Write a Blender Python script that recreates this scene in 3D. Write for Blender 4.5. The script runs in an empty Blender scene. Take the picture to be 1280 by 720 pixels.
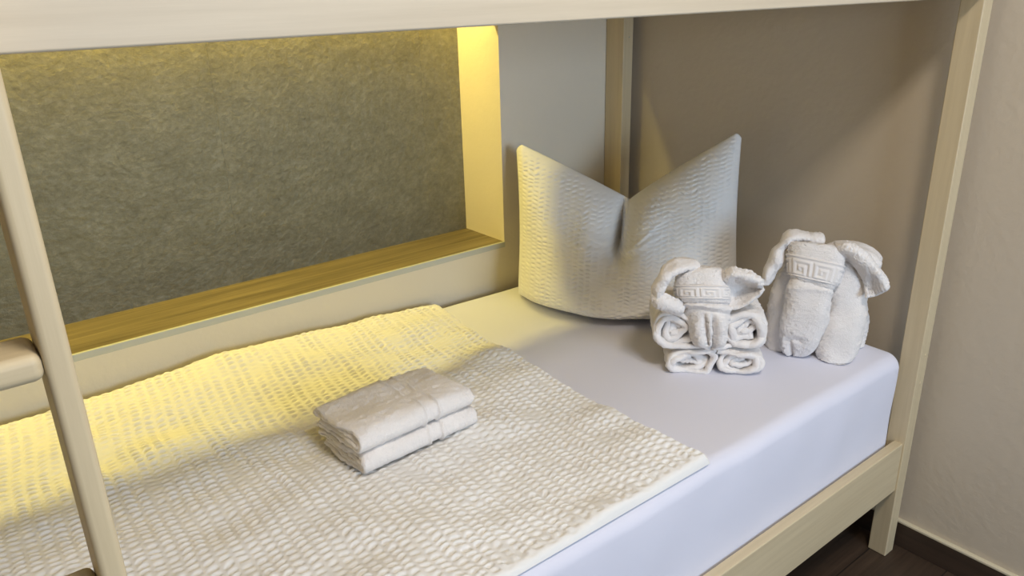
import bpy, bmesh, math, random
import numpy as np
from mathutils import Matrix, Vector

S = bpy.context.scene
COL = S.collection

# ------------------------------------------------------------------ camera
F_PX = 973.63
CAM = np.array([-1.7447, -1.6674, 1.3316])
AX_R = np.array([0.78162444, -0.62325144, -0.02491742])
AX_U = np.array([0.24077954, 0.26463012, 0.93380732])
AX_F = np.array([0.57540286, 0.73588623, -0.35690756])
cd = bpy.data.cameras.new('camera'); co = bpy.data.objects.new('camera', cd); COL.objects.link(co)
cd.sensor_width = 36.0; cd.lens = F_PX * 36.0 / 1280.0; cd.clip_start = 0.01
co.matrix_world = Matrix(((AX_R[0], AX_U[0], -AX_F[0], CAM[0]), (AX_R[1], AX_U[1], -AX_F[1], CAM[1]),
                          (AX_R[2], AX_U[2], -AX_F[2], CAM[2]), (0, 0, 0, 1)))
S.camera = co

# ------------------------------------------------------------------ light and exposure
S.view_settings.view_transform = 'Standard'; S.view_settings.look = 'None'
S.view_settings.gamma = 1.0; S.view_settings.use_curve_mapping = False
S.view_settings.exposure = 0.0
wd = bpy.data.worlds.new('world'); S.world = wd; wd.use_nodes = True
wd.node_tree.nodes['Background'].inputs[0].default_value = (0.75, 0.85, 1.0, 1)
wd.node_tree.nodes['Background'].inputs[1].default_value = 0.3

def area(name, loc, target, sx, sy, power, color, spread=180):
    l = bpy.data.lights.new(name, 'AREA'); l.shape = 'RECTANGLE'; l.size = sx; l.size_y = sy
    l.energy = power; l.color = color; l.spread = math.radians(spread)
    o = bpy.data.objects.new(name, l); COL.objects.link(o); o.location = loc
    d = Vector(target) - Vector(loc)
    o.rotation_euler = d.to_track_quat('-Z', 'Y').to_euler()
    return o
# daylight at the window in the wall opposite the bed
area('window_daylight', (-0.90, -3.31, 1.28), (-0.90, -2.0, 1.25), 1.04, 0.86, 36, (0.58, 0.76, 1.0))
# ceiling lamp of the room
area('ceiling_lamp_light', (-1.2, -1.85, 2.36), (-1.2, -1.85, 0), 0.45, 0.3, 20, (1.0, 0.90, 0.78))
# LED strip in the cove at the top of the niche
area('led_strip_light', (-1.45, 0.155, 1.515), (-1.45, 0.155, 0), 1.94, 0.026, 13, (1.0, 0.82, 0.22))

# ------------------------------------------------------------------ helpers
def at(px, py, B, n, f=0.0):
    """point seen at a pixel of the 1280x720 photograph, on the upright plane at distance f in front of B"""
    d = AX_F + AX_R * (px - 640) / F_PX - AX_U * (py - 360) / F_PX
    n3 = np.array([n[0], n[1], 0.0]); b = np.array([B[0], B[1], 0.0])
    t = (f - (CAM - b) @ n3) / (d @ n3)
    return CAM + t * d

def wob(X, freq, seed, n=10):
    rs = np.random.RandomState(seed); X = np.asarray(X, float); o = np.zeros(X.shape[:-1])
    for i in range(n):
        k = rs.normal(size=X.shape[-1]); k /= np.linalg.norm(k)
        k *= freq * 2 * math.pi * rs.uniform(.5, 1.5)
        o += np.sin(X @ k + rs.uniform(0, 6.283))
    return o / math.sqrt(n / 2)

def sm(a, b, x):
    t = np.clip((x - a) / (b - a), 0, 1); return t * t * (3 - 2 * t)

def link(name, me, mat, parent=None):
    o = bpy.data.objects.new(name, me); COL.objects.link(o)
    if mat is not None and not me.materials: me.materials.append(mat)
    if parent is not None: o.parent = parent
    return o

def from_np(name, V, quads, mat, parent=None, smooth=True, origin=None):
    V = np.asarray(V, float)
    if mat is not None and mat.name.startswith('white_terry'):      # loops of the pile
        rs = np.random.RandomState(len(V))
        V = V + rs.normal(size=V.shape) * .0003
        V = V + (.0007 * wob(V, 130, len(V), 14) + .0007 * wob(V, 45, len(V) + 1))[:, None] * rs.choice([-1, 1], 3)[None] * .6
    if origin is not None: V = V - np.asarray(origin)
    me = bpy.data.meshes.new(name)
    me.from_pydata(V.tolist(), [], [list(map(int, q)) for q in quads])
    if smooth: me.polygons.foreach_set('use_smooth', [True] * len(me.polygons))
    me.update()
    bm = bmesh.new(); bm.from_mesh(me); bmesh.ops.recalc_face_normals(bm, faces=bm.faces); bm.to_mesh(me); bm.free()
    return link(name, me, mat, parent)

def grid_quads(nr, nc, wrap_c=False, off=0):
    q = []
    for i in range(nr - 1):
        for j in range(nc if wrap_c else nc - 1):
            k = (j + 1) % nc
            q.append((off + i * nc + j, off + i * nc + k, off + (i + 1) * nc + k, off + (i + 1) * nc + j))
    return q

def merge(parts):
    V = []; Q = []; n = 0
    for v, q in parts:
        V.append(v); Q += [tuple(a + n for a in f) for f in q]; n += len(v)
    return np.concatenate(V), Q

def box_bm(bm, lo, hi):
    x0, y0, z0 = lo; x1, y1, z1 = hi
    v = [bm.verts.new(p) for p in ((x0, y0, z0), (x1, y0, z0), (x1, y1, z0), (x0, y1, z0),
                                   (x0, y0, z1), (x1, y0, z1), (x1, y1, z1), (x0, y1, z1))]
    for f in ((0, 3, 2, 1), (4, 5, 6, 7), (0, 1, 5, 4), (1, 2, 6, 5), (2, 3, 7, 6), (3, 0, 4, 7)):
        bm.faces.new([v[i] for i in f])

def boxes(name, lst, mat, parent=None, bevel=0.0, segs=3):
    bm = bmesh.new()
    for lo, hi in lst: box_bm(bm, lo, hi)
    if bevel > 0:
        bmesh.ops.bevel(bm, geom=list(bm.edges), offset=bevel, segments=segs, profile=.5, affect='EDGES')
    me = bpy.data.meshes.new(name); bm.to_mesh(me); bm.free()
    if bevel > 0: me.polygons.foreach_set('use_smooth', [True] * len(me.polygons))
    o = link(name, me, mat, parent)
    if bevel > 0:
        m = o.modifiers.new('wn', 'WEIGHTED_NORMAL'); m.keep_sharp = True
    return o

def empty(name, loc, label, cat, group=None):
    o = bpy.data.objects.new(name, None); COL.objects.link(o); o.location = loc; o.empty_display_size = .05
    o['label'] = label; o['category'] = cat
    if group: o['group'] = group
    bpy.context.view_layer.update()
    return o

def under(o, parent):
    """parent without moving"""
    o.parent = parent; o.matrix_parent_inverse = Matrix.Translation(parent.location).inverted()
    return o

def tag(o, label, cat, group=None):
    o['label'] = label; o['category'] = cat
    if group: o['group'] = group
    return o

def struct(o):
    o['kind'] = 'structure'; return o

# ------------------------------------------------------------------ materials
def mat_new(name, base, rough=.6, metal=0.0):
    m = bpy.data.materials.new(name); m.use_nodes = True
    nt = m.node_tree; b = nt.nodes['Principled BSDF']
    b.inputs['Base Color'].default_value = (*base, 1); b.inputs['Roughness'].default_value = rough
    b.inputs['Metallic'].default_value = metal
    return m, nt, b

def coords(nt, scale=(1, 1, 1), kind='Object'):
    tc = nt.nodes.new('ShaderNodeTexCoord'); mp = nt.nodes.new('ShaderNodeMapping')
    mp.inputs['Scale'].default_value = scale
    nt.links.new(tc.outputs[kind], mp.inputs[0]); return mp.outputs[0]

def noise(nt, vec, scale, detail=4, rough=.5):
    n = nt.nodes.new('ShaderNodeTexNoise'); n.inputs['Scale'].default_value = scale
    n.inputs['Detail'].default_value = detail; n.inputs['Roughness'].default_value = rough
    nt.links.new(vec, n.inputs['Vector']); return n.outputs['Fac']

def ramp(nt, fac, stops):
    r = nt.nodes.new('ShaderNodeValToRGB'); nt.links.new(fac, r.inputs[0])
    e = r.color_ramp.elements
    while len(e) < len(stops): e.new(.5)
    for k, (p, c) in zip(e, stops): k.position = p; k.color = (*c, 1)
    return r.outputs[0]

def bump(nt, b, h, strength, dist=.001, prev=None):
    n = nt.nodes.new('ShaderNodeBump'); n.inputs['Strength'].default_value = strength
    n.inputs['Distance'].default_value = dist; nt.links.new(h, n.inputs['Height'])
    if prev is not None: nt.links.new(prev, n.inputs['Normal'])
    nt.links.new(n.outputs[0], b.inputs['Normal']); return n.outputs[0]

def wood(name, axis, c0, c1, rough=.5, fine=90, strength=.25):
    m, nt, b = mat_new(name, c0, rough)
    sc = [fine, fine, fine]; sc[axis] = fine * .04
    v = coords(nt, sc); f = noise(nt, v, 1.0, 5, .65)
    sc2 = [9, 9, 9]; sc2[axis] = .8
    g = noise(nt, coords(nt, sc2), 1.0, 3, .5)
    mx = nt.nodes.new('ShaderNodeMath'); mx.operation = 'MULTIPLY_ADD'; mx.inputs[1].default_value = .6
    nt.links.new(f, mx.inputs[0]); m2 = nt.nodes.new('ShaderNodeMath'); m2.operation = 'MULTIPLY'; m2.inputs[1].default_value = .4
    nt.links.new(g, m2.inputs[0]); nt.links.new(m2.outputs[0], mx.inputs[2])
    nt.links.new(ramp(nt, mx.outputs[0], [(.3, c1), (.62, c0)]), b.inputs['Base Color'])
    bump(nt, b, f, strength, .0006)
    return m

MAPLE = {a: wood('pale_maple_%s' % 'xyz'[a], a, (.67, .55, .35), (.56, .445, .27)) for a in range(3)}
MAPLE_FACE = wood('whitewashed_maple', 0, (.61, .52, .385), (.50, .415, .295), .55, 60, .5)
OAK = wood('sill_oak', 0, (.27, .21, .11), (.085, .062, .028), .55, 75, .5)

def plaster(name, base):
    m, nt, b = mat_new(name, base, .75)
    v = coords(nt); n1 = noise(nt, v, 55, 3, .5); n2 = noise(nt, v, 9, 2, .5)
    ad = nt.nodes.new('ShaderNodeMath'); ad.operation = 'ADD'; nt.links.new(n1, ad.inputs[0]); nt.links.new(n2, ad.inputs[1])
    bump(nt, b, ad.outputs[0], .35, .003)
    return m
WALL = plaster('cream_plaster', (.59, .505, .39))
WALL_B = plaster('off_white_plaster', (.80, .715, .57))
CEIL = plaster('white_plaster', (.8, .78, .74))

def tile():
    m, nt, b = mat_new('bronze_stone_tile', (.1, .1, .08), .42, .25)
    v = coords(nt)
    n1 = noise(nt, coords(nt, (.9, 1, 1.1)), 11, 12, .78); n2 = noise(nt, coords(nt, (.9, 1, 1.1)), 75, 8, .7)
    n3 = noise(nt, v, 48, 2.5, .5); n4 = noise(nt, v, 120, 3, .6)
    a = nt.nodes.new('ShaderNodeMath'); a.operation = 'MULTIPLY_ADD'; a.inputs[1].default_value = .55
    nt.links.new(n1, a.inputs[0])
    h = nt.nodes.new('ShaderNodeMath'); h.operation = 'MULTIPLY'; h.inputs[1].default_value = .45; nt.links.new(n2, h.inputs[0])
    nt.links.new(h.outputs[0], a.inputs[2])
    nt.links.new(ramp(nt, a.outputs[0], [(.38, (.175, .16, .10)), (.52, (.23, .215, .14)), (.66, (.32, .30, .21))]), b.inputs['Base Color'])
    nt.links.new(ramp(nt, n2, [(.3, (.48,) * 3), (.7, (.27,) * 3)]), b.inputs['Roughness'])
    p = bump(nt, b, n3, .28, .008); p = bump(nt, b, n4, .4, .002, p); bump(nt, b, n1, .5, .006, p)
    return m
TILE = tile()

def floor_mat():
    m, nt, b = mat_new('dark_wood_planks', (.05, .035, .025), .5)
    v = coords(nt)
    br = nt.nodes.new('ShaderNodeTexBrick'); nt.links.new(v, br.inputs['Vector'])
    br.inputs['Scale'].default_value = 1.0; br.inputs['Brick Width'].default_value = 1.2; br.inputs['Row Height'].default_value = .16
    br.inputs['Mortar Size'].default_value = .0015
    br.inputs['Color1'].default_value = (.050, .031, .019, 1); br.inputs['Color2'].default_value = (.070, .044, .028, 1)
    br.inputs['Mortar'].default_value = (.012, .009, .007, 1)
    g = noise(nt, coords(nt, (3, 60, 60)), 1.0, 6, .7)
    mx = nt.nodes.new('ShaderNodeMix'); mx.data_type = 'RGBA'; mx.blend_type = 'MULTIPLY'; mx.inputs[0].default_value = .9
    nt.links.new(br.outputs['Color'], mx.inputs[6]); nt.links.new(ramp(nt, g, [(.3, (.45, .42, .4)), (.7, (1.3, 1.3, 1.3))]), mx.inputs[7])
    nt.links.new(mx.outputs[2], b.inputs['Base Color']); bump(nt, b, g, .3, .001)
    return m
FLOOR = floor_mat()
SKIRT = wood('dark_skirting_wood', 1, (.075, .048, .032), (.032, .020, .013), .5, 50, .3)
CAP, _, _ = mat_new('beige_skirting_cap', (.68, .60, .42), .6)
EDGE, _, _ = mat_new('grey_edge_profile', (.56, .56, .49), .45, 0)
METAL, _, _ = mat_new('brushed_steel', (.45, .44, .42), .35, .9)
GLASS, _nt, _b = mat_new('clear_glass', (1, 1, 1), .02); _b.inputs['Transmission Weight'].default_value = 1.0
WHITEP, _, _ = mat_new('white_lacquer', (.8, .8, .78), .4)
LAMP, _nt, _b = mat_new('lit_lamp_diffuser', (.9, .9, .85), .5)
_b.inputs['Emission Color'].default_value = (1, .93, .82, 1); _b.inputs['Emission Strength'].default_value = 3
LED, _nt, _b = mat_new('lit_led_strip', (.9, .8, .4), .5)
_b.inputs['Emission Color'].default_value = (1, .82, .22, 1); _b.inputs['Emission Strength'].default_value = 3

def cloth(name, base, fine, strength, dist, rough=.9, sheen=.2):
    m, nt, b = mat_new(name, base, rough); b.inputs['Sheen Weight'].default_value = sheen
    v = coords(nt); n = noise(nt, v, fine, 3, .6)
    bump(nt, b, n, strength, dist)
    return m
SHEET = cloth('white_jersey_sheet', (.745, .74, .83), 900, .15, .0005)
SEER = cloth('white_seersucker', (.84, .815, .775), 1200, .12, .0004)
TERRY = cloth('white_terry', (.88, .83, .79), 380, .75, .0025, .95, .3)
WOVEN = cloth('white_flat_weave', (.83, .78, .74), 900, .25, .0008, .9, .2)

# ------------------------------------------------------------------ the room
ZT = 0.545                      # top of the mattress
RX0, RY0, RZ1 = -3.3, -3.3, 2.4
NX0, NX1 = -2.45, -0.464        # niche left and right
NZ0, NZ1, ND = 0.669, 1.258, 0.184
struct(boxes('floor', [((RX0, RY0, -.05), (0, 0, 0))], FLOOR))
struct(boxes('ceiling', [((RX0, RY0, RZ1), (0, 0, RZ1 + .05))], CEIL))
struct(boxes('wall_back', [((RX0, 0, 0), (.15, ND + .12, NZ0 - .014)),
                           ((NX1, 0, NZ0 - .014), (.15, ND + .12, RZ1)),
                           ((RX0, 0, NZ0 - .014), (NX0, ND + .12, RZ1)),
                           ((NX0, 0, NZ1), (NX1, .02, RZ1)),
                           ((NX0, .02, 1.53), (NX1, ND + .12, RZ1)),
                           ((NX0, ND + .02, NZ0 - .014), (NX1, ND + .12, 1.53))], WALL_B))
struct(boxes('wall_niche', [((NX0, ND, NZ0 - .014), (-1.7442, ND + .02, 1.53)), ((-1.744, ND, NZ0 - .014), (-1.1465, ND + .02, 1.53)),
                            ((-1.1462, ND, NZ0 - .014), (-.5885, ND + .02, 1.53)), ((-.5882, ND, NZ0 - .014), (NX1, ND + .02, 1.53))], TILE))
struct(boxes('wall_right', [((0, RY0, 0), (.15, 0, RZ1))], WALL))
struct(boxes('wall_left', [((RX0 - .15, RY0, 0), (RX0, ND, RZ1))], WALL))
WX0, WX1, WZ0, WZ1 = -1.44, -.36, .83, 1.73
FY = RY0 - .15
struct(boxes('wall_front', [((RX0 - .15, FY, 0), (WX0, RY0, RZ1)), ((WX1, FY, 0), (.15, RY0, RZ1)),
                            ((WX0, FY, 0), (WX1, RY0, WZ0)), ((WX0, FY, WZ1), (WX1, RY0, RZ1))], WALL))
w = struct(boxes('window_1', [((WX0, FY + .02, WZ0), (WX0 + .06, FY + .07, WZ1)), ((WX1 - .06, FY + .02, WZ0), (WX1, FY + .07, WZ1)),
                              ((WX0 + .06, FY + .02, WZ0), (WX1 - .06, FY + .07, WZ0 + .06)), ((WX0 + .06, FY + .02, WZ1 - .06), (WX1 - .06, FY + .07, WZ1)),
                              ((-.93, FY + .02, WZ0 + .06), (-.87, FY + .07, WZ1 - .06))], WHITEP))
boxes('pane', [((WX0 + .06, FY + .04, WZ0 + .06), (-.93, FY + .046, WZ1 - .06))], GLASS, w)
boxes('pane', [((-.87, FY + .04, WZ0 + .06), (WX1 - .06, FY + .046, WZ1 - .06))], GLASS, w)
sk = struct(boxes('baseboard_right', [((-.012, RY0, 0), (0, -.012, .066))], SKIRT, bevel=.001, segs=1))
boxes('cap_strip', [((-.013, RY0, .066), (0, -.012, .074))], CAP, sk, bevel=.0025)
struct(boxes('baseboard_back', [((RX0, -.012, 0), (-.012, 0, .066))], SKIRT))

# niche shelf
sh = tag(boxes('niche_shelf', [((NX0, .004, NZ0 - .014), (NX1, ND, NZ0))], OAK),
         'brown oak shelf board lining the bottom of the wall niche', 'shelf')
boxes('edge_profile', [((NX0, -.004, NZ0 - .0145), (NX1 - .0, .004, NZ0 + .001))], EDGE, sh, bevel=.001, segs=1)['label'] = 'grey edge profile along the front of the shelf'
tag(boxes('led_strip', [((NX0 + .04, .148, 1.522), (NX1 - .04, .162, 1.530))], LED, bevel=.001, segs=1),
    'yellow light strip hidden in the top of the wall niche', 'light strip')
cl = empty('ceiling_lamp', (-1.2, -1.85, 2.4), 'flat rectangular lamp on the ceiling in front of the bed', 'lamp')
under(boxes('lamp_frame', [((-1.45, -2.03, 2.375), (-.95, -1.67, 2.4))], WHITEP, bevel=.004), cl)
under(boxes('diffuser', [((-1.42, -2.0, 2.367), (-.98, -1.70, 2.376))], LAMP, bevel=.002), cl)

# ------------------------------------------------------------------ bunk bed
PX0, PX1, PY0, PY1 = -.0746, -.0358, -1.0, -.9553
LX0, LX1 = -2.135, -2.096
bed = empty('bunk_bed', (-1.08, -.5, 0), 'pale wooden bunk bed standing against the niche wall', 'bed')
def bp(name, lst, m, bevel=.0025):
    return under(boxes(name, lst, m, bevel=bevel), bed)
pf = bp('post', [((PX0, PY0, 0), (PX1, PY1, 1.75))], MAPLE[2])
bk = bp('post', [((PX0, -.070, 0), (PX1, -.001, 1.75))], MAPLE[2])
bp('post', [((LX0, PY0, 0), (LX1, PY1, 1.75))], MAPLE[2])
bp('post', [((LX0, -.070, 0), (LX1, -.001, 1.75))], MAPLE[2])
def plug(name, c, ax, r, mat, parent):
    bm = bmesh.new(); bmesh.ops.create_cone(bm, cap_ends=True, segments=20, radius1=r, radius2=r * .8, depth=.0014)
    me = bpy.data.meshes.new(name); bm.to_mesh(me); bm.free()
    o = link(name, me, mat); o.location = c; o.rotation_euler = (math.pi / 2, 0, 0) if ax == 1 else (0, -math.pi / 2, 0)
    bpy.context.view_layer.update()
    o.parent = parent; o.matrix_parent_inverse = parent.matrix_world.inverted(); return o
bpy.context.view_layer.update()
for z in (.545, .475):
    plug('screw_plug', (-.052, PY0 - .0004, z), 1, .004, MAPLE[0], pf)
plug('screw', (-.052, -.0704, 1.20), 1, .0022, METAL, bk)
bp('rail', [((LX1, -.9957, .191), (PX0 + .001, -.9737, .3219))], MAPLE[0])                # lower front
bp('rail', [((LX1, -.9957, 1.298), (PX0 + .001, -.9737, 1.455))], MAPLE_FACE)              # upper front
bp('rail', [((LX1, -.030, .191), (PX0, -.008, .3219))], MAPLE[0])
bp('rail', [((LX1, -.030, 1.298), (PX0, -.008, 1.455))], MAPLE_FACE)
for z0, z1 in ((.191, .322), (1.298, 1.455)):
    bp('end_rail', [((PX0, PY1, z0), (PX0 + .022, -.070, z1))], MAPLE[1])
    bp('end_rail', [((LX1 - .022, PY1, z0), (LX1, -.070, z1))], MAPLE[1])
bp('bed_base', [((LX1, -.9737, .265), (PX0, -.030, .295))], MAPLE[0])
bp('bed_base', [((LX1, -.9737, 1.305), (PX0, -.030, 1.330))], MAPLE[0])

# ladder leaning flat against the front of the bed
ld = empty('bunk_ladder', (-1.87, -1.025, 0), 'pale wooden ladder at the front of the bunk bed, left edge of the photo', 'ladder')
def lp(name, lst, m, bevel): return under(boxes(name, lst, m, bevel=bevel, segs=4), ld)
lp('ladder_post', [((-1.698, -1.050, 0), (-1.6785, -.997, 1.75))], MAPLE[2], .0055)
lp('ladder_post', [((-2.0675, -1.050, 0), (-2.048, -.997, 1.75))], MAPLE[2], .0055)
for z in (.213, .433, .653, .873, 1.093, 1.313, 1.533):
    lp('rung', [((-2.048, -1.049, z - .0225), (-1.698, -.998, z))], MAPLE[0], .0075)

# ------------------------------------------------------------------ mattress
def mattress():
    x0, x1, y0, y1, z0 = -2.09, -.079, -.968, -.022, .296
    r = .03; n = 160; m = 90; k = 10
    # cross profile (front bottom -> front top -> back top -> back bottom)
    prof = []
    for i in range(k): prof.append((0, z0 + (ZT - r - z0) * i / k))
    for i in range(k + 1):
        a = i / k * math.pi / 2; prof.append((r - r * math.cos(a), ZT - r + r * math.sin(a)))
    for i in range(1, m): prof.append((r + (y1 - y0 - 2 * r) * i / m, ZT))
    for i in range(k + 1):
        a = i / k * math.pi / 2; prof.append((y1 - y0 - r + r * math.sin(a), ZT - r + r * math.cos(a)))
    for i in range(1, k + 1): prof.append((y1 - y0, ZT - r - (ZT - r - z0) * i / k))
    prof = np.array(prof); W = y1 - y0
    xs = np.concatenate([x0 + .03 * (1 - np.cos(np.linspace(0, math.pi / 2, 8))), np.linspace(x0 + .04, x1 - .04, n), x1 - .03 * (1 - np.sin(np.linspace(0, math.pi / 2, 8)))])
    V = []
    for x in xs:
        e = min(x - x0, x1 - x); R = .03
        ins = R - math.sqrt(max(R * R - max(R - e, 0) ** 2, 0))
        yy = y0 + ins + prof[:, 0] * (W - 2 * ins) / W; zz = prof[:, 1].copy()
        zz = np.where(zz > ZT - r, zz - ins, zz)
        V.append(np.stack([np.full(len(prof), x), yy, zz], 1))
    V = np.array(V)
    P = V.reshape(-1, 3)
    up = sm(ZT - .06, ZT, P[:, 2])
    P[:, 2] += up * .0016 * wob(P[:, :2], 2.2, 3)
    fr = sm(y0 + .06, y0, P[:, 1])
    P[:, 1] -= fr * .0012 * wob(P[:, [0, 2]], 5, 5) * sm(z0, z0 + .1, P[:, 2])
    nr, nc = V.shape[:2]
    q = grid_quads(nr, nc)
    caps = [tuple(range(nc)), tuple(range((nr - 1) * nc, nr * nc))]
    c = np.array([-1.08, -.5, z0])
    o = from_np('mattress', P, q + caps, SHEET, origin=c); o.location = c
    return tag(o, 'mattress in a smooth white fitted sheet on the lower bunk', 'mattress')
mattress()

# ------------------------------------------------------------------ seersucker
def pucker(a, b, seed, amp=.0046, pa=.0205, pb=.0138):
    """a across the columns, b along them, in metres"""
    A = a + .0012 * wob(np.stack([a, b], -1), 6, seed)
    ph = A / pa; colm = np.floor(ph); fr = ph - colm
    mask = np.clip(np.sin(np.pi * np.clip((fr - .12) / .76, 0, 1)), 0, 1) ** .7
    rs = np.random.RandomState(seed); tab = rs.uniform(-.12, .12, 4096)
    ci = colm.astype(int) % 4096
    off = .5 * (ci % 2) + tab[ci]
    jb = b + .0016 * wob(np.stack([a, b], -1), 24, seed + 1)
    w = .42 - 1.5 * ((1 - np.sin(2 * math.pi * (jb / pb + off))) / 2) ** 2.6
    big = np.clip(.85 + .28 * wob(np.stack([a, b], -1), 14, seed + 2), .2, 1.5)
    return amp * big * mask * w

def duvet():
    step = .0021
    def xr(y): return np.interp(y, [-.957, -.86, -.69, -.51, -.27, -.041, -.02], [-.757, -.7684, -.7626, -.755, -.751, -.722, -.712])
    ys = np.arange(-.958, -.024, step); us = np.arange(0, 1.345, step)     # us: distance from the right edge
    U, Y = np.meshgrid(us, ys)
    yw = Y + .004 * wob(np.stack([U, Y], -1), 2.0, 8) * sm(0, .06, np.minimum(Y + .958, -.024 - Y))
    X = xr(Y) - U + .0012 * wob(np.stack([Y * 3, Y], -1), 9, 2) * np.exp(-U / .03)
    T = .014 + .008 * sm(.0, .3, U) * sm(-.5, -.1, Y) + np.interp(U, [0, .05, .2, .35, .7, 1.4], [0, .004, .016, .024, .022, .018]) * sm(-.28, -.03, Y)
    T = T + .0035 * wob(np.stack([U, Y], -1), 2.2, 21) + .002 * wob(np.stack([U, Y * 1.6], -1), 6, 22)
    T = np.maximum(T, .008)
    def edge(d, r): return np.sqrt(np.clip(1 - (1 - np.clip(d / r, 0, 1)) ** 2, 0, 1))
    E = edge(U, .011) * edge(Y + .958, .013) * edge(-.024 - Y, .02) 
    hem = sm(.012, .034, Y + .958) * sm(.004, .014, U)
    h = pucker(U, Y, 40)
    hm = .0012 * np.sign(np.sin(U * 2 * math.pi / .026)) * sm(.045, .03, Y + .958) * sm(.012, .02, Y + .958)
    Z = ZT + .001 + (T + h * (.25 + .75 * hem) + hm) * E
    P = np.stack([X, yw, Z], -1).reshape(-1, 3)
    c = np.array([-1.4, -.49, ZT])
    o = from_np('duvet', P, grid_quads(len(ys), len(us)), SEER, origin=c); o.location = c
    return tag(o, 'white puckered seersucker duvet spread flat over the mattress', 'duvet')
duvet()

def pillow():
    A = np.array([-.500, -.105, ZT]); B = np.array([-.158, -.575, ZT])
    n = np.array([-.805, -.593, 0.0]); W = np.linalg.norm(B - A)
    nu, nv = 300, 250
    u = np.linspace(-1, 1, nu); v = np.linspace(0, 1, nv)
    U, V = np.meshgrid(u, v)
    H = np.where(U < 0, .272 + .142 * np.abs(U) ** .95, .272 + .186 * np.abs(U) ** .92)
    H = H - .022 * np.clip((np.abs(U) - .93) / .07, 0, 1) ** 2
    parts = []
    for side in (1, -1):
        base = A + (B - A) * ((U[..., None] + 1) / 2)
        spread = np.where(U < 0, .012, -.024) * V * U - .008 * np.sin(V * math.pi) * U
        ex = (B - A) / W
        base = base + ex * spread[..., None]
        z = H * V
        au = np.abs(U)
        fu = np.clip(1 - au ** 2.6, 0, 1) ** .62
        gv = np.sqrt(np.clip(1 - (1 - np.clip(V / .13, 0, 1)) ** 2, 0, 1)) * (1 - V ** 4) ** .65 * (1 - .38 * V)
        th = (.185 if side > 0 else .085) * fu * gv
        cr = np.exp(-(np.abs(U + .05 + .03 * (1 - V)) / .048) ** 1.1) * sm(.50, .64, V)
        th = th * (1 + .16 * np.exp(-((np.abs(U + .05) - .24) / .14) ** 2) * sm(.3, .6, V)) * (1 - (.97 if side > 0 else .7) * cr)
        if side > 0:
            th += .004 * wob(np.stack([U * .28, V * .4], -1), 5, 77) * fu * gv
            for k, (sx, sy) in enumerate(((-1, .25), (1, .35), (1, .1), (-1, -.1))):     # folds running out of the crease
                d = (V - .62) - sy * sx * U
                th += .006 * np.exp(-(d / .02) ** 2) * np.exp(-(np.abs(U) / .3) ** 2) * (sx * U > 0) * np.clip(np.abs(U) / .06, 0, 1)
        pk = pucker((U + 1) / 2 * W * 1.08, H * V * 1.05, 50 + side, amp=.0036, pa=.0185, pb=.0108) * np.clip(fu * 2.5, 0, 1) * np.clip(gv * 3, 0, 1)
        off = side * (th + pk)
        lean = -.055 * V ** 1.3
        P = base + n * (off + lean)[..., None]
        P[..., 2] += z + .006 * (1 - V) ** 6
        # the bottom seam is tucked up under the belly
        P[..., 2] += .022 * np.exp(-(V / .06) ** 2) * np.clip(1 - au, 0, 1) ** .5 * 0
        # edge corrugation
        parts.append((P.reshape(-1, 3), grid_quads(nv, nu)))
    Vv, Q = merge(parts)
    Vv[:, 2] = np.maximum(Vv[:, 2], ZT + .0008)
    c = np.array([-.36, -.36, ZT])
    me_o = from_np('pillow', Vv, Q, SEER, origin=c); me_o.location = c
    bm = bmesh.new(); bm.from_mesh(me_o.data); bmesh.ops.remove_doubles(bm, verts=bm.verts, dist=.0004)
    bmesh.ops.recalc_face_normals(bm, faces=bm.faces); bm.to_mesh(me_o.data); bm.free()
    return tag(me_o, 'white puckered pillow chopped into two points, standing upright in the bed corner', 'pillow')
pillow()

# ------------------------------------------------------------------ towel building blocks
def sweep(P, N, D, L, t, relief=None, M=40, seed=1, wav=0.0, dshift=None):
    """ribbon along path P (n,3): section is a stadium, half length L along D, half thickness t along N"""
    n = len(P); sec = []
    K = 8
    ds = np.linspace(-1, 1, M)
    for d in ds: sec.append((d, 1, 0))
    for i in range(1, K):
        a = math.pi / 2 - math.pi * i / K; sec.append((1, math.sin(a), math.cos(a)))
    for d in ds[::-1]: sec.append((d, -1, 0))
    for i in range(1, K):
        a = -math.pi / 2 - math.pi * i / K; sec.append((-1, math.sin(a), math.cos(a)))
    sec = np.array(sec)
    L = np.broadcast_to(np.asarray(L, float), (n,)); t = np.broadcast_to(np.asarray(t, float), (n,))
    V = np.zeros((n, len(sec), 3))
    for i in range(n):
        dd = sec[:, 0] * (L[i] - t[i]) + sec[:, 2] * t[i]
        if dshift is not None: dd = dd + dshift[i]
        tt = sec[:, 1] * t[i]
        if relief is not None: tt = tt + np.where(sec[:, 1] > .99, relief(sec[:, 0], i / (n - 1)), 0)
        V[i] = P[i] + np.outer(dd, D) + np.outer(tt, N[i])
    if wav: 
        V += (wav * wob(V, 9, seed))[..., None] * np.array([.4, .4, 1]) * .6
    nc = len(sec); Q = grid_quads(n, nc, True)
    Vf = V.reshape(-1, 3)
    c0, c1 = V[0].mean(0), V[-1].mean(0); Vf = np.vstack([Vf, c0, c1]); a, b = len(Vf) - 2, len(Vf) - 1
    for j in range(nc):
        k = (j + 1) % nc
        Q.append((a, k, j)); Q.append((b, (n - 1) * nc + j, (n - 1) * nc + k))
    return Vf, Q

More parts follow.
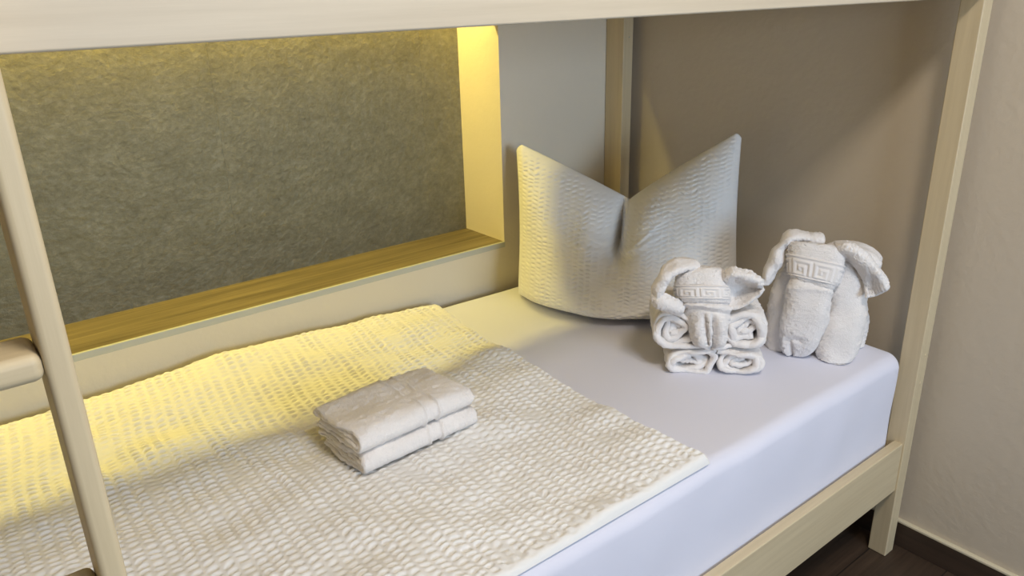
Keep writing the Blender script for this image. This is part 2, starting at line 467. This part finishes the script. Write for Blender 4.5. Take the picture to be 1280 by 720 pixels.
def path_frames(p2, e1, e2, o):
    """2-D path in the plane (e1,e2) at origin o -> points, in-plane normals"""
    T = np.gradient(p2, axis=0); T /= np.linalg.norm(T, axis=1)[:, None] + 1e-12
    N2 = np.stack([-T[:, 1], T[:, 0]], 1)
    return o + np.outer(p2[:, 0], e1) + np.outer(p2[:, 1], e2), np.outer(N2[:, 0], e1) + np.outer(N2[:, 1], e2)

def resample(p, n, rounds=2):
    p = np.asarray(p, float)
    s = np.r_[0, np.cumsum(np.linalg.norm(np.diff(p, axis=0), axis=1))]
    t = np.linspace(0, s[-1], n)
    q = np.stack([np.interp(t, s, p[:, k]) for k in range(p.shape[1])], 1)
    for _ in range(rounds):
        q[1:-1] = (q[:-2] + 2 * q[1:-1] + q[2:]) / 4
    return q

def crs(keys, n):
    """smooth interpolation of key rows (catmull-rom), n samples"""
    k = np.asarray(keys, float); m = len(k)
    k2 = np.vstack([2 * k[0] - k[1], k, 2 * k[-1] - k[-2]])
    out = []
    for s in np.linspace(0, m - 1, n):
        i = min(int(s), m - 2); f = s - i
        p0, p1, p2, p3 = k2[i], k2[i + 1], k2[i + 2], k2[i + 3]
        out.append(.5 * (2 * p1 + (p2 - p0) * f + (2 * p0 - 5 * p1 + 4 * p2 - p3) * f * f + (3 * p1 - p0 - 3 * p2 + p3) * f ** 3))
    return np.array(out)

def loft(C, R, Nf, hw, hd, n_th=96, expo=2.4, disp=None, wr=0.0, seed=1, cap=True, zt=None, skew=0.0):
    """horizontal superelliptic loops around centres C, half width hw along R, half depth hd along Nf"""
    n = len(C); th = np.linspace(0, 2 * math.pi, n_th, endpoint=False)
    cs, sn = np.cos(th), np.sin(th)
    ex = np.sign(cs) * np.abs(cs) ** (2 / expo); ey = np.sign(sn) * np.abs(sn) ** (2 / expo)
    V = np.zeros((n, n_th, 3))
    for i in range(n):
        V[i] = C[i] + np.outer(ex * hw[i], R) + np.outer(ey * hd[i], Nf)
        V[i][:, 2] += skew * ey * hd[i]
        if zt is not None: V[i][:, 2] += ex * zt[i]
    nv = V - C[:, None, :]; nv[..., 2] *= .2; nv /= np.linalg.norm(nv, axis=-1)[..., None] + 1e-9
    s = np.linspace(0, 1, n)[:, None] * np.ones(n_th)[None]
    d = np.zeros((n, n_th))
    if disp is not None: d = d + disp(np.broadcast_to(ex, d.shape), np.broadcast_to(ey, d.shape), s)
    if wr: d = d + wr * wob(V, 16, seed) * np.minimum(1, hw[:, None] / .02)
    V = V + nv * d[..., None]
    Q = grid_quads(n, n_th, True); Vf = V.reshape(-1, 3)
    if cap:
        Vf = np.vstack([Vf, V[0].mean(0), V[-1].mean(0)]); a, b = len(Vf) - 2, len(Vf) - 1
        for j in range(n_th):
            k = (j + 1) % n_th
            Q.append((a, k, j)); Q.append((b, (n - 1) * n_th + j, (n - 1) * n_th + k))
    return Vf, Q

def tube(P, r_in, r_dep, D, n_th=40, wr=.002, seed=1):
    """soft roll along path P; half widths in the plane and along D"""
    P = np.asarray(P); T = np.gradient(P, axis=0); T /= np.linalg.norm(T, axis=1)[:, None]
    th = np.linspace(0, 2 * math.pi, n_th, endpoint=False); V = []
    n = len(P); s = np.linspace(0, 1, n)
    endr = np.sqrt(np.clip(1 - (1 - np.clip(np.minimum(s, 1 - s) / .05, 0, 1)) ** 2, .02, 1))
    for i in range(n):
        N = np.cross(D, T[i]); N /= np.linalg.norm(N)
        d2 = np.cross(T[i], N)
        V.append(P[i] + endr[i] * (np.outer(np.cos(th) * r_in[i], N) + np.outer(np.sin(th) * r_dep[i], d2)))
    V = np.array(V)
    off = wr * wob(V, 22, seed); nv = V - P[:, None]; nv /= np.linalg.norm(nv, axis=-1)[..., None] + 1e-9
    V = V + nv * off[..., None]
    Q = grid_quads(n, n_th, True); Vf = np.vstack([V.reshape(-1, 3), V[0].mean(0), V[-1].mean(0)]); a, b = len(Vf) - 2, len(Vf) - 1
    for j in range(n_th):
        k = (j + 1) % n_th
        Q.append((a, k, j)); Q.append((b, (n - 1) * n_th + j, (n - 1) * n_th + k))
    return Vf, Q

def sheet(net, nu=60, nv=44, thick=.008, wr=.0012, seed=1, hem=0.0):
    net = np.asarray(net, float)
    rows = np.array([crs(r, nu) for r in net]); G = np.array([crs(rows[:, j], nv) for j in range(nu)])   # nu,nv,3
    du = np.gradient(G, axis=0); dv = np.gradient(G, axis=1); Nn = np.cross(du, dv); Nn /= np.linalg.norm(Nn, axis=-1)[..., None] + 1e-9
    i = np.arange(nu)[:, None] / (nu - 1); j = np.arange(nv)[None] / (nv - 1)
    e = np.minimum(np.minimum(i, 1 - i), np.minimum(j, 1 - j)) * np.ones((nu, nv))
    tk = thick / 2 * np.sqrt(np.clip(1 - (1 - np.clip(e / .05, 0, 1)) ** 2, .03, 1))
    if hem:                                                                # stitched ribs along the outer edge
        rib = np.sin(j * 2 * math.pi * 17) * sm(.80, .86, i) * sm(1.0, .97, i)
        tk = tk + hem * rib
    w_ = wr * wob(G, 25, seed)
    a = G + Nn * (tk + w_)[..., None]; b = G - Nn * (tk - w_)[..., None]
    q = grid_quads(nu, nv); n = nu * nv
    Q = q + [tuple(x + n for x in f[::-1]) for f in q]
    bd = [(k, 0) for k in range(nu)] + [(nu - 1, k) for k in range(1, nv)] + [(k, nv - 1) for k in range(nu - 2, -1, -1)] + [(0, k) for k in range(nv - 2, 0, -1)]
    ids = [k * nv + l for k, l in bd]
    for k in range(len(ids)):
        l = (k + 1) % len(ids); Q.append((ids[k], ids[l], ids[l] + n, ids[k] + n))
    return np.vstack([a.reshape(-1, 3), b.reshape(-1, 3)]), Q

# ------------------------------------------------------------------ the two folded hand towels on the duvet
ZD = ZT + .017
def folded_towel(front_r, front_l, z0, h, depth, label, seed):
    """folded edge runs from front_l to front_r along the bed"""
    fl, fr = np.array([*front_l, 0.]), np.array([*front_r, 0.])
    ex = (fr - fl); Lf = np.linalg.norm(ex); ex /= Lf
    ey = np.array([-ex[1], ex[0], 0.])                 # towards the back
    t = h / 8 * .97; g = h / 4
    # 2-D path (y back, z): start inside, four layers, folds alternate; outermost fold at the front
    p = []
    def line(y0, y1, z): p.extend([(y, z) for y in np.linspace(y0, y1, 14)])
    def arc(yc, zc, r, a0, a1):
        p.extend([(yc + r * math.cos(a), zc + r * math.sin(a)) for a in np.linspace(a0, a1, 12)[1:-1]])
    R = h / 2 - t
    line(depth - .012, R + .004, t)                    # bottom layer to the front
    arc(R + .004, t + R, R, -math.pi / 2, -3 * math.pi / 2)      # big outer fold at the front
    line(R + .004, depth - g / 2, t + 2 * R)           # top layer to the back
    arc(depth - g / 2, t + 2 * R - g / 2, g / 2, math.pi / 2, -math.pi / 2)
    line(depth - g / 2, g * 1.2, t + 2 * R - g)
    arc(g * 1.2, t + 2 * R - g * 1.5, g / 2, math.pi / 2, 3 * math.pi / 2)
    line(g * 1.2, depth - .02, t + 2 * R - 2 * g)
    p2 = resample(p, 130, 2)
    P, N = path_frames(p2, ey, np.array([0, 0, 1.]), fl + ex * Lf / 2 + np.array([0, 0, z0]))
    def relief(d, s):
        r = 0
        for c in (.12, .36):
            r = r + .0036 * np.exp(-((d - c) / .022) ** 2)
        flat = -.0016 * sm(.10, .14, d) * sm(.38, .34, d)
        return (r + flat) * (1 if s < .62 else 0)
    Vv, Q = sweep(P, N, ex, Lf / 2, t, relief=relief, M=140)
    rel = Vv - (fl + ex * Lf / 2 + np.array([0, 0, z0]))
    Vv[:, 2] += (.0018 * wob(Vv[:, :2], 7, seed)) * np.clip(rel[:, 2] / h, 0, 1)
    # the towel sags a little at its ends and back
    du = (rel @ ex) / (Lf / 2); dy = (rel @ ey) / depth
    Vv[:, 2] -= np.clip(rel[:, 2] / h, 0, 1) * (.006 * np.abs(du) ** 4 + .008 * np.clip(dy, 0, 1) ** 2)
    Vv += np.outer(.002 * wob(np.stack([rel[:, 2] * 3, rel @ ey], -1), 12, seed + 3), ex)
    c = fl + ex * Lf / 2 + ey * depth / 2 + np.array([0, 0, z0])
    o = from_np('folded_towel', Vv, Q, TERRY, origin=c); o.location = c
    return tag(o, label, 'towel', 'folded hand towels on the duvet')
folded_towel((-1.013, -.620), (-1.2586, -.633), ZD + .007, .040, .158, 'lower white hand towel of the folded pair, lying on the duvet', 5)
folded_towel((-1.018, -.617), (-1.2620, -.631), ZD + .0475, .041, .160, 'upper white hand towel of the folded pair, with a striped border band', 9)

# ------------------------------------------------------------------ elephant lying on the bed: a body of four rolls
B1 = np.array([-.486, -.753]); N1 = np.array([-.71, -.704]); R1 = np.array([.704, -.71, 0.]); F1 = np.array([-.71, -.704, 0.])
Z3 = np.array([0, 0, 1.])
O1 = np.array([B1[0], B1[1], ZT])
TH = empty('rolled_towel', O1 + F1 * -.06, 'white towel rolled from both ends into four rolls, lying by the pillow', 'towel')
def roll(rc, zc, a, b, join, jr, jz, t, seed, turns=2.4, depth=.15, ph=0.0):
    """spiral of half width a, half height b; the outer turn runs on to (jr, jz); join: 'top' or 'bottom'"""
    sgn = 1 if jr > rc else -1
    th1 = -math.pi / 2 if join == 'bottom' else math.pi / 2
    rot = sgn if join == 'bottom' else -sgn            # direction of travel
    k = np.linspace(0, 1, 150)
    ang = th1 - rot * (1 - k) * turns * 2 * math.pi
    kk = np.minimum(k * turns / (turns - .8), 1); rad = .10 + .90 * kk
    aa, bb = a - t, b - t
    ex = .92
    p = np.stack([rc + aa * rad * np.sign(np.cos(ang)) * np.abs(np.cos(ang)) ** ex, zc + bb * rad * np.sign(np.sin(ang)) * np.abs(np.sin(ang)) ** ex], 1)
    p += (np.stack([wob(np.stack([k * 7, k], -1), 1.5, seed), wob(np.stack([k * 7, k], -1), 1.5, seed + 1)], 1)) * (.0032 * sm(1, .72, k) + .0012 * np.sin(k * math.pi))[:, None]
    tail = np.stack([np.linspace(p[-1, 0], jr, 26)[1:], p[-1, 1] + (jz - p[-1, 1]) * sm(0, 1, np.linspace(0, 1, 26))[1:]], 1)
    p2 = resample(np.vstack([p, tail]), 200, 2)
    P, N = path_frames(p2, R1, Z3, O1 - F1 * depth / 2)
    n = len(P); s = np.linspace(0, 1, n)
    tl = np.abs(N @ R1) * aa + np.abs(N[:, 2]) * bb
    tl = np.where(s < 150 / 175, np.minimum(.47 * .90 * tl / (turns - .8), t * 1.5), t)
    tl = np.convolve(np.r_[[tl[0]] * 4, tl, [tl[-1]] * 4], np.ones(9) / 9, 'valid')
    dsh = -.012 * (1 - s) ** 1.3 + .004 * wob(np.stack([s * 6, s], -1), 1.2, seed + 5)
    Vv, Q = sweep(P, N, F1, depth / 2, tl * (1 + .10 * wob(np.stack([s * 9, s], -1), 1.3, seed + 7)), M=44, dshift=dsh, wav=.0012, seed=seed)
    Vv[:, 2] = np.maximum(Vv[:, 2], ZT + .0006)
    o = from_np('roll', Vv, Q, TERRY, origin=TH.location); o.parent = TH
    return o
roll(-.047, .0295, .053, .029, 'top', .004, .056, .0049, 11, 3.3)
roll(.055, .029, .048, .0285, 'top', .004, .056, .0049, 14, 3.1)
roll(-.088, .103, .0445, .0430, 'bottom', -.006, .0665, .0060, 17, 3.7)
roll(.062, .105, .0445, .0415, 'bottom', -.006, .0665, .0058, 23, 3.3)

# border with a raised key pattern
KEY = ["11111111", "00000000", "11111110", "10000010", "10111010", "10101010", "10001010", "11111010", "00000000", "11111111"]
KB = np.array([[int(c) for c in r] for r in KEY], float)
def key_relief(x, y, rep):
    """x along the band in repeats, y 0..1 from top to bottom"""
    cx = np.mod(x * rep, 1) * 8; cy = np.clip(y, 0, .9999) * 10
    o = np.zeros_like(cx); n = 0
    for dx in (-.25, 0, .25):
        for dy in (-.25, 0, .25):
            o += KB[np.clip((cy + dy).astype(int), 0, 9), np.mod((cx + dx).astype(int), 8)]; n += 1
    return o / n

SKEW = .42      # the loops of a head tip up towards the front
def head_rows(keys, B, n, R, N):
    """keys: (px, py, half width, half depth, f of the front surface)"""
    rows = []
    for px, py, hw, hd, f in keys:
        p = at(px, py, B, n, f); rows.append([*(p - np.array([n[0], n[1], SKEW]) * hd), hw, hd])
    a = crs(rows, N); a[:, 3:] = np.maximum(a[:, 3:], .002)
    return a

# head of the lying elephant
hk = [(880, 332, .008, .008, -.034), (880, 332.6, .028, .022, -.016), (880, 336, .0425, .036, .000), (880, 345, .0510, .043, .014), (880, 358, .0540, .046, .023),
      (881, 370, .0545, .046, .028), (883, 378, .0520, .044, .029), (885, 384, .0475, .040, .028), (887, 395, .0455, .038, .026),
      (888, 408, .041, .033, .024), (889, 420, .036, .029, .022), (889, 429, .033, .024, .020), (889, 434, .026, .016, .014), (889, 436.5, .008, .006, .006)]
HR = head_rows(hk, B1, N1, None, 240)
hs = np.linspace(0, 1, 240)
s_band0, s_band1 = 3.85 / 13, 5.35 / 13
def head_disp(ex, ey, s):
    fr = sm(.0, .35, ey)
    d = 0 * s
    q = s * 13
    lob = sm(7.5, 8.8, q) * fr
    for c, wd_, a, q1 in ((-.24, .10, .011, 11.3), (.17, .095, .015, 99)):
        d = d - a * lob * np.exp(-(np.abs(ex - c) / wd_) ** 1.6) * sm(q1 + .6, q1, q)
    d = d + .006 * lob * np.exp(-((ex - .55) / .24) ** 2) + .005 * lob * np.exp(-((ex + .62) / .24) ** 2) + .003 * lob * np.exp(-((ex + .03) / .12) ** 2) * sm(12, 10, q)
    d = d - .008 * sm(11.5, 13, q) * fr * np.exp(-((ex - .17) / .12) ** 2)
    for c, a, k in ((6.25, -.0055, .22), (6.9, .004, .3), (7.5, -.0035, .22)):
        d = d + a * np.exp(-((s * 13 - c - .35 * ex * (1 if c > 6.5 else .2)) / k) ** 2) * fr
    return d
h1 = empty('elephant_head_towel', np.array([*at(884, 360, B1, N1, -.02)]), 'white towel folded as an elephant head lying on top of the four rolls', 'towel')
def add(name, VQ, mat, parent, label=None):
    o = from_np(name, VQ[0], VQ[1], mat, origin=parent.location); o.parent = parent
    if label: o['label'] = label
    return o
vh = loft(HR[:, :3], R1, F1, HR[:, 3], HR[:, 4], 120, 2.5, head_disp, .0022, 31, skew=SKEW)
add('head', vh, TERRY, h1)
def band(HRr, R, N, s0, s1, disp, rep, off, expo, nth=520, nr=70, tilt=0.0, zt=None, skew=0.0):
    s = np.linspace(s0, s1, nr); m = len(HRr); ii = s * (m - 1)
    C = np.stack([np.interp(ii, np.arange(m), HRr[:, k]) for k in range(5)], 1)
    th = np.linspace(math.radians(-8), math.radians(188), nth)
    cs, sn = np.cos(th), np.sin(th)
    ex = np.sign(cs) * np.abs(cs) ** (2 / expo); ey = np.sign(sn) * np.abs(sn) ** (2 / expo)
    arc = np.r_[0, np.cumsum(np.hypot(np.diff(ex * C[0, 3]), np.diff(ey * C[0, 4])))]
    V = np.zeros((nr, nth, 3))
    for i in range(nr):
        V[i] = C[i, :3] + np.outer(ex * C[i, 3], R) + np.outer(ey * C[i, 4], N)
        V[i][:, 2] += ex * tilt + SKEW * ey * C[i, 4]
    nv = V - C[:, None, :3]; nv[..., 2] *= .2; nv /= np.linalg.norm(nv, axis=-1)[..., None]
    y = np.linspace(0, 1, nr)[:, None] * np.ones(nth)[None]
    x = (arc[::-1] * rep)[None] * np.ones(nr)[:, None]
    e = np.minimum(np.minimum(y, 1 - y) / .06, 1)
    d = (off + .0024 * key_relief(x, y, 1.0)) * np.sqrt(np.clip(1 - (1 - e) ** 2, 0, 1)) - .0015 * (1 - e)
    V = V + nv * d[..., None]
    return V.reshape(-1, 3), grid_quads(nr, nth)
add('border_band', band(HR, R1, F1, s_band0, s_band1, None, 1 / .042, .0012, 2.5), WOVEN, h1, 'flat woven border with a raised key pattern')
# left ear: a soft roll curling round and a pointed flap below
E1 = [(872, 331, -.028), (858, 331, -.014), (844, 334, -.004), (834, 341, .004), (827, 351, .008), (823, 361, .010), (823, 370, .010), (827, 375, .006)]
ep = crs([at(a, b, B1, N1, f) for a, b, f in E1], 70)
rin = np.interp(np.linspace(0, 1, 70), [0, .2, .4, .7, 1], [.010, .0135, .0155, .0145, .011]); rdp = np.interp(np.linspace(0, 1, 70), [0, .3, .7, 1], [.018, .026, .026, .020])
ear = add('ear', tube(ep, rin, rdp, F1, wr=.0022, seed=41), TERRY, h1)
fl = sheet([[at(816, 365, B1, N1, .006), at(828, 367, B1, N1, .012), at(842, 374, B1, N1, .010), at(856, 384, B1, N1, .000)],
            [at(815, 371, B1, N1, .016), at(826, 375, B1, N1, .028), at(840, 380, B1, N1, .026), at(855, 387, B1, N1, .010)],
            [at(817, 377, B1, N1, .014), at(825, 383, B1, N1, .024), at(838, 387, B1, N1, .024), at(853, 390, B1, N1, .008)],
            [at(820, 380, B1, N1, -.002), at(828, 386, B1, N1, .004), at(838, 389, B1, N1, .006), at(851, 390.5, B1, N1, .002)]], thick=.012, seed=43)
o = from_np('ear_flap', fl[0], fl[1], TERRY, origin=h1.location); o.parent = ear
# right ear: a cup with a ribbed hem
net = []
for row in ([(903, 342, -.012), (914, 333.5, -.004), (930, 335.5, .000), (944, 342, .000), (952, 351, .000)],
            [(905, 350, .004), (917, 345, .016), (932, 347, .018), (945, 351, .012), (953.5, 356.5, .004)],
            [(908, 361, -.018), (919, 357, -.030), (932, 357, -.032), (944, 359, -.020), (953.5, 361.5, .002)],
            [(910, 374, -.016), (920, 371, -.026), (931, 369.5, -.020), (942, 367, -.008), (952, 366, .004)],
            [(911, 388, .004), (921, 386.5, .006), (932, 381, .008), (942, 374.5, .008), (951, 369.5, .006)]):
    net.append([at(a, b, B1, N1, f) for a, b, f in row])
add('ear', sheet(net, 80, 70, .008, .0012, 47, hem=.0012), TERRY, h1)

# ------------------------------------------------------------------ elephant standing at the right end of the bed
B2 = np.array([-.257, -.86]); N2 = np.array([-.906, -.423]); R2 = np.array([.423, -.906, 0.]); F2 = np.array([-.906, -.423, 0.])
h2 = empty('elephant_body_towel', np.array([-.20, -.84, ZT]), 'white towel rolled into a standing elephant body on four legs, near the bed end', 'towel')
def leg(keys, hd, seed, expo=2.6, name='leg', n=110):
    """keys: (px left, px right, py, f of the front surface)"""
    rows = []
    for x0, x1, py, f in keys:
        a, b = at(x0, py, B2, N2, f), at(x1, py, B2, N2, f)
        w = np.linalg.norm((b - a)[:2]) / 2; c = (a + b) / 2
        rows.append([*(c - F2 * hd), w, hd])
    a = crs(rows, n); a[:, 3] = np.maximum(a[:, 3], .004)
    t = np.linspace(0, 1, n); rr = np.sqrt(np.clip(1 - (1 - np.clip(t / .10, 0, 1)) ** 2, .05, 1)) * (1 - .18 * sm(.96, 1.0, t))
    V, Q = loft(a[:, :3], R2, F2, a[:, 3] * rr, a[:, 4] * rr, 90, expo, None, .0022, seed)
    V[:, 2] = np.maximum(V[:, 2], ZT + .0006)
    return add(name, (V, Q), TERRY, h2)
leg([(986, 1016, 316, -.035), (977, 1014, 332, -.030), (966, 1010, 355, -.026), (958, 1006, 385, -.022), (954, 1002, 415, -.018), (954, 994, 436, -.016), (956, 990, 444, -.015)], .040, 61)
leg([(1036, 1068, 322, -.030), (1032, 1077, 338, -.022), (1029, 1081, 360, -.016), (1027, 1080, 390, -.010), (1022, 1078, 420, -.004), (1017, 1072, 445, .000), (1016, 1065, 456, .002)], .042, 67)
leg([(1022, 1060, 446, -.006), (1022, 1060, 459.5, -.002)], .034, 68, name='leg_core', n=30)
leg([(1050, 1075, 330, -.075), (1052, 1083, 360, -.085), (1052, 1083, 400, -.088), (1052, 1082, 425, -.088), (1053, 1080, 437, -.088)], .030, 71)
leg([(975, 1010, 330, -.110), (968, 1006, 365, -.110), (966, 1003, 395, -.110), (967, 1000, 420, -.110), (968, 998, 424, -.110)], .030, 73)
bk_rows = []
for f, hw, zz in ((-.045, .050, .745), (-.06, .066, .758), (-.09, .070, .760), (-.12, .064, .752), (-.14, .046, .738)):
    c = np.array([B2[0], B2[1], 0]) + R2 * .030 + F2 * f; bk_rows.append([c[0], c[1], zz, hw, .04])
a = crs(bk_rows, 40)
bt = [p[:3] for p in a]
add('back', tube(np.array(bt), a[:, 3], np.full(40, .036), Z3, 50, .002, 75), TERRY, h2)

h3 = empty('elephant_head_towel', np.array([*at(1012, 360, B2, N2, -.01)]), 'white towel folded as an elephant head with long trunk on the standing body', 'towel')
tk = [(1019, 304, .020, .012, -.010), (1019, 304.6, .050, .026, .004), (1019, 308, .0575, .031, .010), (1019, 316, .0590, .033, .014), (1018, 322, .0575, .034, .017),
      (1017, 334, .054, .034, .021), (1015, 346, .0500, .034, .025), (1013, 352, .0455, .033, .026), (1011, 362, .0455, .033, .030), (1007, 380, .0470, .033, .034), (1003, 400, .0465, .032, .034),
      (998, 420, .0425, .030, .028), (994, 434, .0365, .026, .018), (991, 443, .027, .020, .008), (990, 448, .012, .010, -.006)]
TR = head_rows(tk, B2, N2, None, 260)
def trunk_disp(ex, ey, s):
    fr = sm(.0, .35, ey); q = s * 14; d = 0 * s
    d = d - .004 * np.exp(-((q - 7.35 - .2 * ex) / .22) ** 2) * fr + .0028 * np.exp(-((q - 7.9 + .25 * ex) / .25) ** 2) * fr
    low = sm(11.2, 12.2, q) * fr
    d = d - .010 * low * np.exp(-((ex + .42 - .16 * (q - 11.2)) / .12) ** 2) + .005 * low * np.exp(-((ex + .72 - .1 * (q - 11.2)) / .16) ** 2)
    d = d - .0055 * np.exp(-((q - 11.3 - .9 * (ex + .1) ** 2) / .22) ** 2) * fr * sm(-.75, -.55, ex) * sm(.5, .1, ex)
    return d
TZ = np.interp(np.linspace(0, 14, 260), [0, 2, 4, 7, 9, 14], [0, -.001, -.006, -.006, -.002, 0])
tq = loft(TR[:, :3], R2, F2, TR[:, 3], TR[:, 4], 120, 2.9, trunk_disp, .0018, 81, zt=TZ, skew=SKEW)
tq[0][:, 2] = np.maximum(tq[0][:, 2], ZT + .003)
add('head', tq, TERRY, h3)
add('border_band', band(TR, R2, F2, 4.05 / 14, 6.55 / 14, None, 1 / .044, .0026, 2.9, tilt=-.006), WOVEN, h3, 'flat woven border with a raised key pattern')
E2 = [(1031, 299, -.045), (1015, 297, -.038), (1000, 295, -.032), (988, 297, -.026), (978, 307, -.020), (972, 320, -.014), (966, 333, -.008), (960, 345, -.004), (955, 356, -.002)]
ep = crs([at(a, b, B2, N2, f) for a, b, f in E2], 80); s = np.linspace(0, 1, 80)
add('ear', tube(ep, np.interp(s, [0, .3, .5, .75, 1], [.0115, .0125, .013, .0145, .012]), np.interp(s, [0, .4, 1], [.022, .026, .022]), F2, wr=.002, seed=83), TERRY, h3)
net = []
for row in ([(1042, 303, -.030), (1060, 303, -.028), (1079, 313, -.026), (1095, 329, -.026), (1106, 346, -.024), (1110, 361, -.020)],
            [(1044, 307, -.006), (1060, 307, .002), (1077, 318, .006), (1091, 332, .004), (1102, 349, -.002), (1108, 364, -.010)],
            [(1047, 315, -.002), (1061, 315, .006), (1075, 325, .008), (1086, 338, .000), (1093, 354, -.022), (1098, 369, -.020)],
            [(1050, 323, -.016), (1062, 322, -.010), (1073, 331, -.006), (1081, 343, -.012), (1085, 359, -.026), (1088, 372, -.018)],
            [(1051, 326, -.035), (1062, 325, -.030), (1071, 333, -.026), (1078, 344, -.026), (1081, 360, -.022), (1080.5, 373, -.012)]):
    net.append([at(a, b, B2, N2, f) for a, b, f in row])
add('ear', sheet(net, 90, 60, .009, .0012, 87, hem=.001), TERRY, h3)
